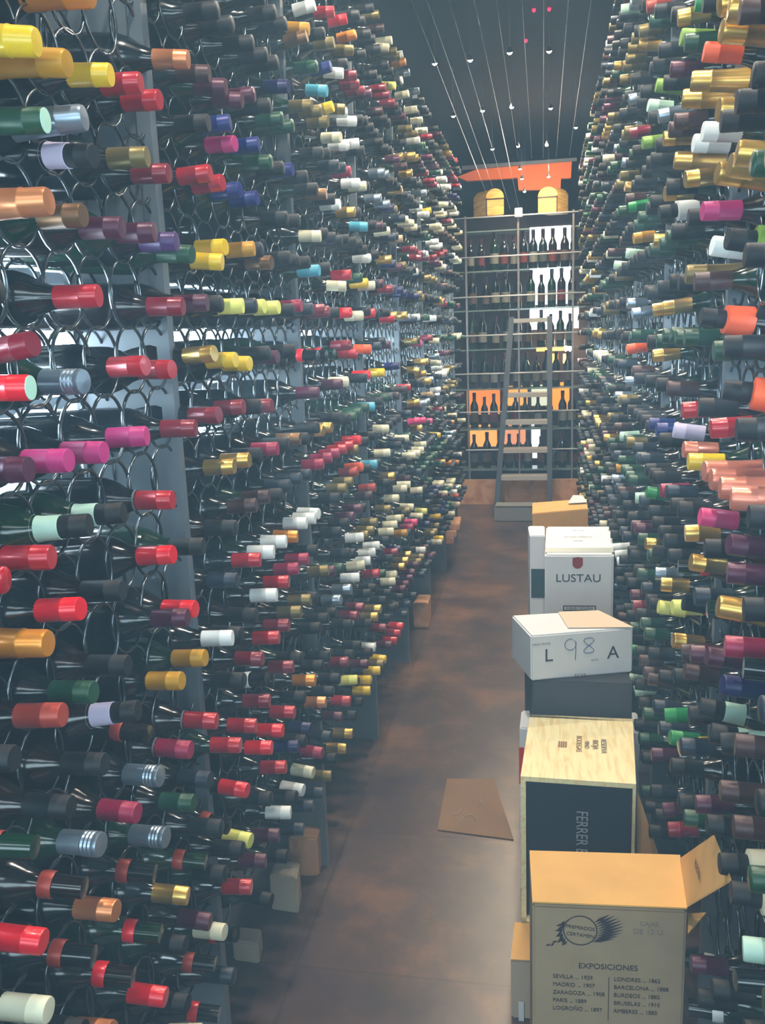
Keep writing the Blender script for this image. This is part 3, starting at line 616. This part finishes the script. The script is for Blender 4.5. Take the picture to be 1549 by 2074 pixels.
# boxes under the left rack
def floor_case(quad, zt, m, label, cat='box', name='carton', zb=0.0):
    return carton(name, quad, zt, zb, m, label, cat, 'boxes under the left rack')
pink_wood = wood('reddish_pine', (208, 156, 112), (176, 120, 84), 8, (1, 10, 1))
floor_case([(583, 1698), (641, 1698), (655, 1652), (612, 1650)], 0.125, pink_wood, 'wooden case on the floor under the left rack, largest one there', name='wooden_case')
floor_case([(545, 1772), (600, 1780), (607, 1745), (560, 1740)], 0.11, card_pale, 'beige carton on the floor in front of the wooden case')
floor_case([(470, 1905), (522, 1912), (530, 1880), (485, 1876)], 0.06, card_pale, 'low grey beige box lying closest to the viewer beneath the left rack')
floor_case([(836, 1222), (866, 1222), (872, 1204), (846, 1204)], 0.14, pink_wood, 'upright reddish wooden case between two rack feet', name='wooden_case')
for i, (a, b) in enumerate(((1062, 1046), (1076, 1062), (1090, 1076))):
    floor_case([(893 - 5 * i, a), (930 - 6 * i, a), (934 - 6 * i, b), (898 - 5 * i, b)], 0.30 - .04 * i, pink_wood, ['topmost', 'middle', 'lowest'][i] + ' flat wooden lid of the three stacked far under the left rack', name='wooden_case', zb=.26 - .04 * i)
# sheet of cardboard on the floor
sh = [on_z(x, y, .004) for x, y in ((886, 1680), (1040, 1700), (1000, 1578), (905, 1577))]
o = prism('cardboard_sheet', sh, (0, 0, -.003), mat('floor_cardboard', (128, 96, 66), .7, var=.15, scale=6), None); tag(o, 'flat brown cardboard sheet lying on the aisle floor', 'cardboard')
wirem = mat('white_wire', (170, 160, 165), .4)
for i, (c_, rr, a0, a1) in enumerate((((922, 1640), .018, -2.2, .4), ((950, 1662), .022, .2, 3.4), ((965, 1625), .016, -1.2, 1.0))):
    cc = on_z(*c_, .007); bm = bmesh.new(); bm_tube(bm, [cc + Vector((rr * math.cos(a0 + (a1 - a0) * k / 10), 1.6 * rr * math.sin(a0 + (a1 - a0) * k / 10), 0)) for k in range(11)], .0008, 6)
    tag(from_bm('wire_offcut', bm, None, wirem), ['curled white wire scrap on the floor cardboard, leftmost', 'longest looped white wire scrap on the floor cardboard', 'faint bent wire scrap above the longest one on the cardboard'][i], 'wire', 'wire scraps on the floor')

# ------------------------------------------------------------------ far end: glass shelves before a lit opening
YS = 8.0
glass = bpy.data.materials.new('shelf_glass'); glass.use_nodes = True
gb = glass.node_tree.nodes['Principled BSDF']; gb.inputs['Base Color'].default_value = (.55, .75, .70, 1); gb.inputs['Roughness'].default_value = .05; gb.inputs['Transmission Weight'].default_value = .7
chrome = mat('chrome', (235, 235, 235), .12, 1.0)
XA, XB = on_y(905, 600, YS).x, on_y(1185, 600, YS).x
shelf_py = [463, 545, 625, 705, 786, 868, 950]; rod_py = [436, 517, 598, 677, 755, 833, 910]
zs = [on_y(1050, y, YS).z for y in shelf_py]; zr = [on_y(1050, y, YS - .02).z for y in rod_py]
eS = empty('display_shelving', ((XA + XB) / 2, YS, 0), 'tall glass display shelving with chrome rails across the far end of the aisle', 'shelves')
cx_ = (XA + XB) / 2
for k, z in enumerate(zs): box('glass_shelf', (XA - cx_, 0, z - .012), (XB - cx_, .22, z), glass, eS)
for k, z in enumerate(zr): tube('front_rail', [(XA - cx_, -.03, z), (XB - cx_, -.03, z)], .0065, mat('rail_white', (240, 240, 240), .35, .2), eS)  # rails whitened to show the lamps' reflection along them
for px in (945, 1050, 1160):
    x = on_y(px, 600, YS).x - cx_; box('shelf_post', (x - .008, -.02, .02), (x + .008, .0, zr[0] + .02), mat('post_steel', (150, 140, 135), .35, .7), eS)
tag(box('wall_far', (-1.6, 10.1, 0), (1.3, 10.2, 3.3), mat('far_wall', (46, 40, 40), .9)), kind='structure')
backw = mat('opening_frame', (52, 40, 36), .8, var=.2, scale=5)
o = box('trim_1', (XA - .5, YS + .56, 0), (XB + .4, YS + .60, 2.62), backw); tag(o, kind='structure')
def lit(name, x0, y0, x1, y1, rgb, e, label, cat, group=None, Y=YS + .54):
    p = on_y(x0, y1, Y); q = on_y(x1, y0, Y)
    o = box(name, (p.x, Y, p.z), (q.x, Y + .015, q.z), mat('lit_' + '_'.join(map(str, rgb)) + f'_{int(e * 10)}', rgb, .6, emit=e)); tag(o, label, cat, group); return o
for i, (x0, y0, x1, y1) in enumerate(((1073, 456, 1156, 508), (1073, 539, 1156, 618), (1073, 624, 1172, 668))):
    o = lit(f'window_{i + 1}', x0, y0, x1, y1, (250, 252, 255), 2.6, None, None); tag(o, kind='structure')
for x0, y0, x1, y1, rgb, e, lb in ((946, 785, 1012, 840, (236, 128, 46), .9, 'wide orange lit panel left of the ladder, upper one'), (1024, 781, 1068, 822, (240, 166, 84), .9, 'amber lit panel seen between the ladder rails, upper one'),
        (1076, 779, 1108, 822, (206, 214, 190), .8, 'pale lit panel between the ladder rails, upper one'), (1118, 774, 1153, 830, (244, 140, 44), 1.1, 'orange lit panel right of the ladder'),
        (948, 860, 1006, 905, (246, 168, 84), .9, 'light orange lit panel left of the ladder, lower one'), (1018, 860, 1064, 900, (232, 150, 106), .8, 'salmon lit panel between the ladder rails, lower one'),
        (1076, 860, 1094, 912, (236, 240, 248), 1.3, 'narrow white lit slot between the ladder rails'), (1078, 914, 1092, 928, (225, 232, 245), 1.0, 'small square white light under the narrow lit slot'),
        (1086, 701, 1156, 712, (255, 190, 90), 1.6, 'thin amber light strip near the warm lamp'), (1106, 716, 1130, 736, (250, 180, 90), 1.2, 'small amber lit patch below the light strip'), (1140, 716, 1152, 736, (255, 210, 140), 1.3, 'tiny bright amber patch under the warm lamp')):
    lit('lit_panel', x0, y0, x1, y1, rgb, e, lb, 'light panel', 'lit panels behind the shelves')  # lit walls and lamp glow beyond the shelves, their light put in as emission
# warm lamp
pl = on_y(1150, 706, YS + .45); e = empty('wall_lamp', pl, 'round warm glowing lamp behind the right end of the shelves', 'lamp')
bm = bmesh.new(); bmesh.ops.create_uvsphere(bm, u_segments=16, v_segments=10, radius=.035); from_bm('bulb', bm, e, mat('warm_bulb', (255, 214, 150), .5, emit=9), True)
box('bulb_socket', (-.014, .03, -.014), (.014, .08, .014), backw, e); lamp(tuple(pl + Vector((0, -.12, .05))), 6, (1, .72, .4), .04)
# orange beam, steel rail
poly = [(926, 358), (965, 343), (1158, 327), (1156, 360), (1136, 361), (1135, 383), (1050, 385), (1048, 360), (945, 366)]
o = prism('ceiling_beam', [on_y(x, y, YS + .30) for x, y in poly], (0, .05, 0), mat('orange_paint', (244, 118, 30), .6), None); tag(o, 'orange painted stepped beam above the far shelving', 'beam')
lamp((0.05, YS - .35, 2.75), 13, (1, .8, .6), .05); lamp((-.35, YS - .5, 2.72), 6, (1, .8, .6), .05)  # added warm fills for the orange beam, with no fixture of their own
o = prism('steel_rail', [on_y(x, y, YS + .22) for x, y in ((935, 336), (1168, 319), (1168, 325), (935, 343))], (0, .04, 0), satin, None); tag(o, 'long steel rail anchoring the lighting cables above the orange beam', 'rail')
# wooden chests on the top shelf
gpine = wood('golden_pine', (246, 202, 96), (214, 160, 66), 7, (1, 1, 8)); strap = mat('dark_strap', (60, 44, 34), .6)
for i, (x0, x1, x2, yb, yt, lb, side_first) in enumerate(((958, 984, 1021, 437, 402, 'left wooden wine chest with dark straps on the top shelf', True), (1151, 1129, 1089, 431, 396, 'right wooden wine chest with dark straps on the top shelf', False))):
    zt_shelf = on_y(1050, yb, YS).z
    pa = on_y(x1, yb, YS + .02); pb = on_y(x2, yb, YS + .02); ps = on_y(x0, yb, YS + .12)
    hh = on_y(x1, yt, YS + .02).z - pa.z; arc = hh * .55
    e = empty('wooden_chest', (pa + pb) / 2, lb, 'chest', 'wooden chests on the top shelf'); l = e.location.copy(); z0 = 0
    a, b = Vector((pa.x, YS + .02, pa.z)) - l, Vector((pb.x, YS + .02, pa.z)) - l; s0 = Vector((ps.x, YS + .16, pa.z)) - l
    back = b + (s0 - a)
    prism('chest_body', [a, b, back, s0], (0, 0, hh), gpine, e, .004)
    up = Vector((0, 0, hh)); dw = b - a; n_ = 8
    prof = [a + up + dw * (0.5 - .5 * math.cos(PI * k / n_)) + Vector((0, 0, arc * math.sin(PI * k / n_))) for k in range(n_ + 1)]
    prism('chest_lid', prof, (s0 - a), gpine, e)
    nrm = Vector((0, -.004, 0))
    prism('strap', [a + up * .98 + nrm, b + up * .98 + nrm, b + up * .90 + nrm, a + up * .90 + nrm], (0, -.003, 0), strap, e)
    prism('strap', [a + nrm, a + dw * .07 + nrm, a + dw * .07 + up + nrm, a + up + nrm], (0, -.003, 0), strap, e)
wb = on_y(1050, 440, YS - .06); e_ = box('white_box', (-.033, -.03, 0), (.033, .03, .075), whitec, None, .003); e_.location = wb; tag(e_, 'tiny white box on the top shelf rail between the two chests', 'box')
# standing bottles
DB = [(0.0002, 0.0), (0.034, 0.0), (0.0385, 0.006), (0.0385, 0.195), (0.036, 0.215), (0.026, 0.238), (0.0165, 0.258), (0.0150, 0.318), (0.0165, 0.320), (0.0165, 0.332), (0.0002, 0.334)]
rb = random.Random(9); lab_m = [mat('label_paper', (120, 120, 108), .7), mat('label_grey', (70, 76, 70), .7), mat('label_brown', (80, 62, 44), .7), mat('label_red', (104, 36, 30), .7)]
for k, z in enumerate(zs):
    nth = ORD[k]
    px = 950 + rb.uniform(0, 8)
    while px < 1168:
        if k > 0 or True:
            pos = on_y(px, 600, YS + .10); gl = rb.choice(['dark', 'brown', 'green', 'dark'])
            if zs[k] and k == 0: sc = .82
            else: sc = rb.choice([.94, .98, 1.0, .86])
            if k == 0 and z + .334 * sc > zr[0] - .01: sc = (zr[0] - z - .02) / .334
            if sc > .3:
                o = bpy.data.objects.new('display_bottle', bmesh_cached(('display_glass', gl), DB, GLASS[gl], 18)); C.objects.link(o); o.location = (pos.x, YS + .10, z + .0005); o.scale = (sc, sc, sc)
                zone = 'before the bright window' if px > 1072 else ('behind the ladder' if px > 1030 else 'at its left end')
                tag(o, f'dark bottle standing on the {nth} glass shelf from the top, {zone}' + ('' if sc >= .95 else ', shorter'), 'bottle', f'bottles on the {nth} glass shelf')
                lm = rb.choice(lab_m[:3] if rb.random() < .85 else lab_m[3:])
                link_child('bottle_label', bmesh_cached(('display_label', lm.name), [(.0388, .06), (.0388, .15)], lm, 18), o)
                link_child('capsule', bmesh_cached(('display_cap', 'k'), [(.0158, .27), (.0172, .318), (.0172, .334), (.0002, .336)], cmat(rb.choice(['black', 'burg', 'dred'])), 16), o)
        px += rb.choice([19.5, 21, 24, 27])
# a plain board at the foot of the shelving
p = on_y(944, 940, YS - .1); q = on_y(1010, 1015, YS - .1)
tag(box('kick_board', (XA, YS - .10, 0), (XB, YS - .06, on_y(975, 972, YS - .1).z), pink_wood), 'reddish wooden plinth board under the display shelving', 'board')

# ------------------------------------------------------------------ stepladder
lad = mat('ladder_aluminium', (70, 76, 84), .45, .5); tread = mat('ladder_tread', (186, 180, 172), .5, .1)
P0 = on_z(1004, 1046, 0); P1 = on_z(1112, 1040, 0); P1.y = P0.y
P1 = on_y(1113, 1030, P0.y); P1.z = 0
T0 = on_y(1036, 642, P0.y + .35); T1 = on_y(1113, 640, P0.y + .35)
eL = empty('stepladder', (P0 + P1) / 2, 'grey stepladder with flat treads leaning up at the far end', 'ladder'); l = eL.location.copy()
for a, b in ((P0, T0), (P1, T1)):
    a, b = a - l, b - l; w_ = .022
    prism('side_rail', [a + Vector((-w_, -.02, 0)), a + Vector((w_, -.02, 0)), a + Vector((w_, .02, 0)), a + Vector((-w_, .02, 0))], b - a, lad, eL)
for y in (644, 795, 850, 906, 962):
    t = None
    for k in range(200):
        f = k / 199; A_ = P0.lerp(T0, f); B_ = P1.lerp(T1, f)
        if project((A_ + B_) / 2)[1] <= y + 2: break
    a, b = A_ - l, B_ - l
    box('tread', (a.x + .02, a.y - .05, a.z - .035), (b.x - .02, a.y + .09, a.z), tread, eL)
bs = [on_z(x, y, .02) for x, y in ((1002, 1046), (1082, 1046))]
st0, st1 = bs[0], bs[1]
e = empty('step_box', ((st0 + st1) / 2).to_tuple(), 'low grey step box on the floor in front of the ladder foot', 'step'); l2 = e.location.copy(); e.location.z = 0
prism('body', [st0 - l2 + Vector((0, -.12, 0)), st1 - l2 + Vector((0, -.12, 0)), st1 - l2 + Vector((0, .03, 0)), st0 - l2 + Vector((.01, .03, 0))], (0, 0, .13), mat('grey_plastic', (132, 134, 132), .6), e, .008)
prism('top_pad', [st0 - l2 + Vector((.01, -.125, .131)), st1 - l2 + Vector((0, -.125, .131)), st1 - l2 + Vector((0, .03, .131)), st0 - l2 + Vector((.015, .03, .131))], (0, 0, .006), mat('grey_pad', (150, 150, 146), .6), e)

# ------------------------------------------------------------------ cable lighting
wire = mat('steel_cable', (190, 200, 205), .3, .9)
ends = [((833, 0), (985, 392)), ((864, 0), (998, 380)), ((909, 0), (1033, 424)), ((960, 0), (1050, 418)), ((1005, 0), (1049, 322)), ((1057, 0), (1077, 321)), ((1101, 0), (1100, 320)), ((1151, 0), (1126, 318)), ((1197, 0), (1153, 315))]
for i, (t, b) in enumerate(ends):
    A_ = on_z(t[0], t[1], 3.02); B_ = on_y(b[0], b[1], YS + (.0 if i < 4 else .2)); A2 = A_ + (A_ - B_) * .30
    which = ['leftmost', 'second', 'third', 'fourth', 'fifth', 'sixth', 'seventh', 'eighth', 'rightmost'][i]
    tag(tube('lighting_cable', [A2, A_, B_], .0014 if i < 4 else .0011, wire, None, 6), f'{which} of the nine taut steel lighting cables' + (' counting from the left' if 0 < i < 8 else ' overhead'), 'cable', 'taut cables overhead')
bulbm = mat('halogen_bulb', (255, 250, 240), .5, emit=26); hous = mat('lamp_housing', (70, 74, 78), .35, .8)
cone_p = [(0.0002, .022), (0.006, .022), (0.007, .014), (0.016, -.002), (0.0165, -.004)]
cone_me = lathe_mesh('housing', cone_p, 16, hous); bulb_me = lathe_mesh('bulb', [(0.0155, -.002), (.012, -.010), (.006, -.0150), (0.0002, -.0165)], 14, bulbm)
lamps = [(880, 126), (952, 119), (1032, 104), (1112, 101), (918, 233), (977, 222), (1036, 215), (1115, 217), (997, 300), (1049, 294), (1107, 292), (1166, 256), (1053, 340), (1057, 360), (1062, 386), (1111, 356)]
colw = ['first', 'second', 'third', 'fourth']
for i, (x, y) in enumerate(lamps):
    z = 3.0 if y < 280 else (2.93 if y < 330 else 2.80); p = on_z(x, y, z)
    if p.y > YS: p = on_y(x, y, YS - .1)
    rw = 'nearest' if y < 130 else 'second' if y < 240 or y == 256 else 'third' if y < 310 else 'farthest'
    e = empty('halogen_spot', p, f'small halogen spotlight on the cables, {rw} row, ' + (f'{colw[min(3, i % 4)]} from left' if i < 8 else ['left end', 'middle', 'right of middle', 'beside the right rack', 'upper left of the beam', 'just below the upper left one', 'lowest', 'in front of the orange beam'][i - 8]), 'lamp', 'halogen spots on the cables')
    tube('suspension_wire', [(0, 0, .02), (0, 0, 3.3 - p.z)], .0005, wire, e, 5)
    for nm, me in (('housing', cone_me), ('bulb', bulb_me)):
        o = link_child(nm, me, e); o.rotation_euler = (math.radians(24), 0, 0)
redm = mat('red_indicator', (255, 20, 50), .5, emit=5)
for i, (x, y) in enumerate(((1081, 20), (1112, 18), (1065, 82))):
    p = on_z(x, y, 3.295); o = link_mesh('indicator_light', lathe_mesh('indicator_light', [(0.0002, -.012), (.006, -.010), (.009, -.004), (.009, .004), (0.0002, .006)], 12, redm)); o.location = p
    tag(o, ['left of the two bright red indicator lights near the ceiling', 'right of the two bright red indicator lights near the ceiling', 'faint red indicator light just below the bright pair'][i], 'light', 'red indicator lights')
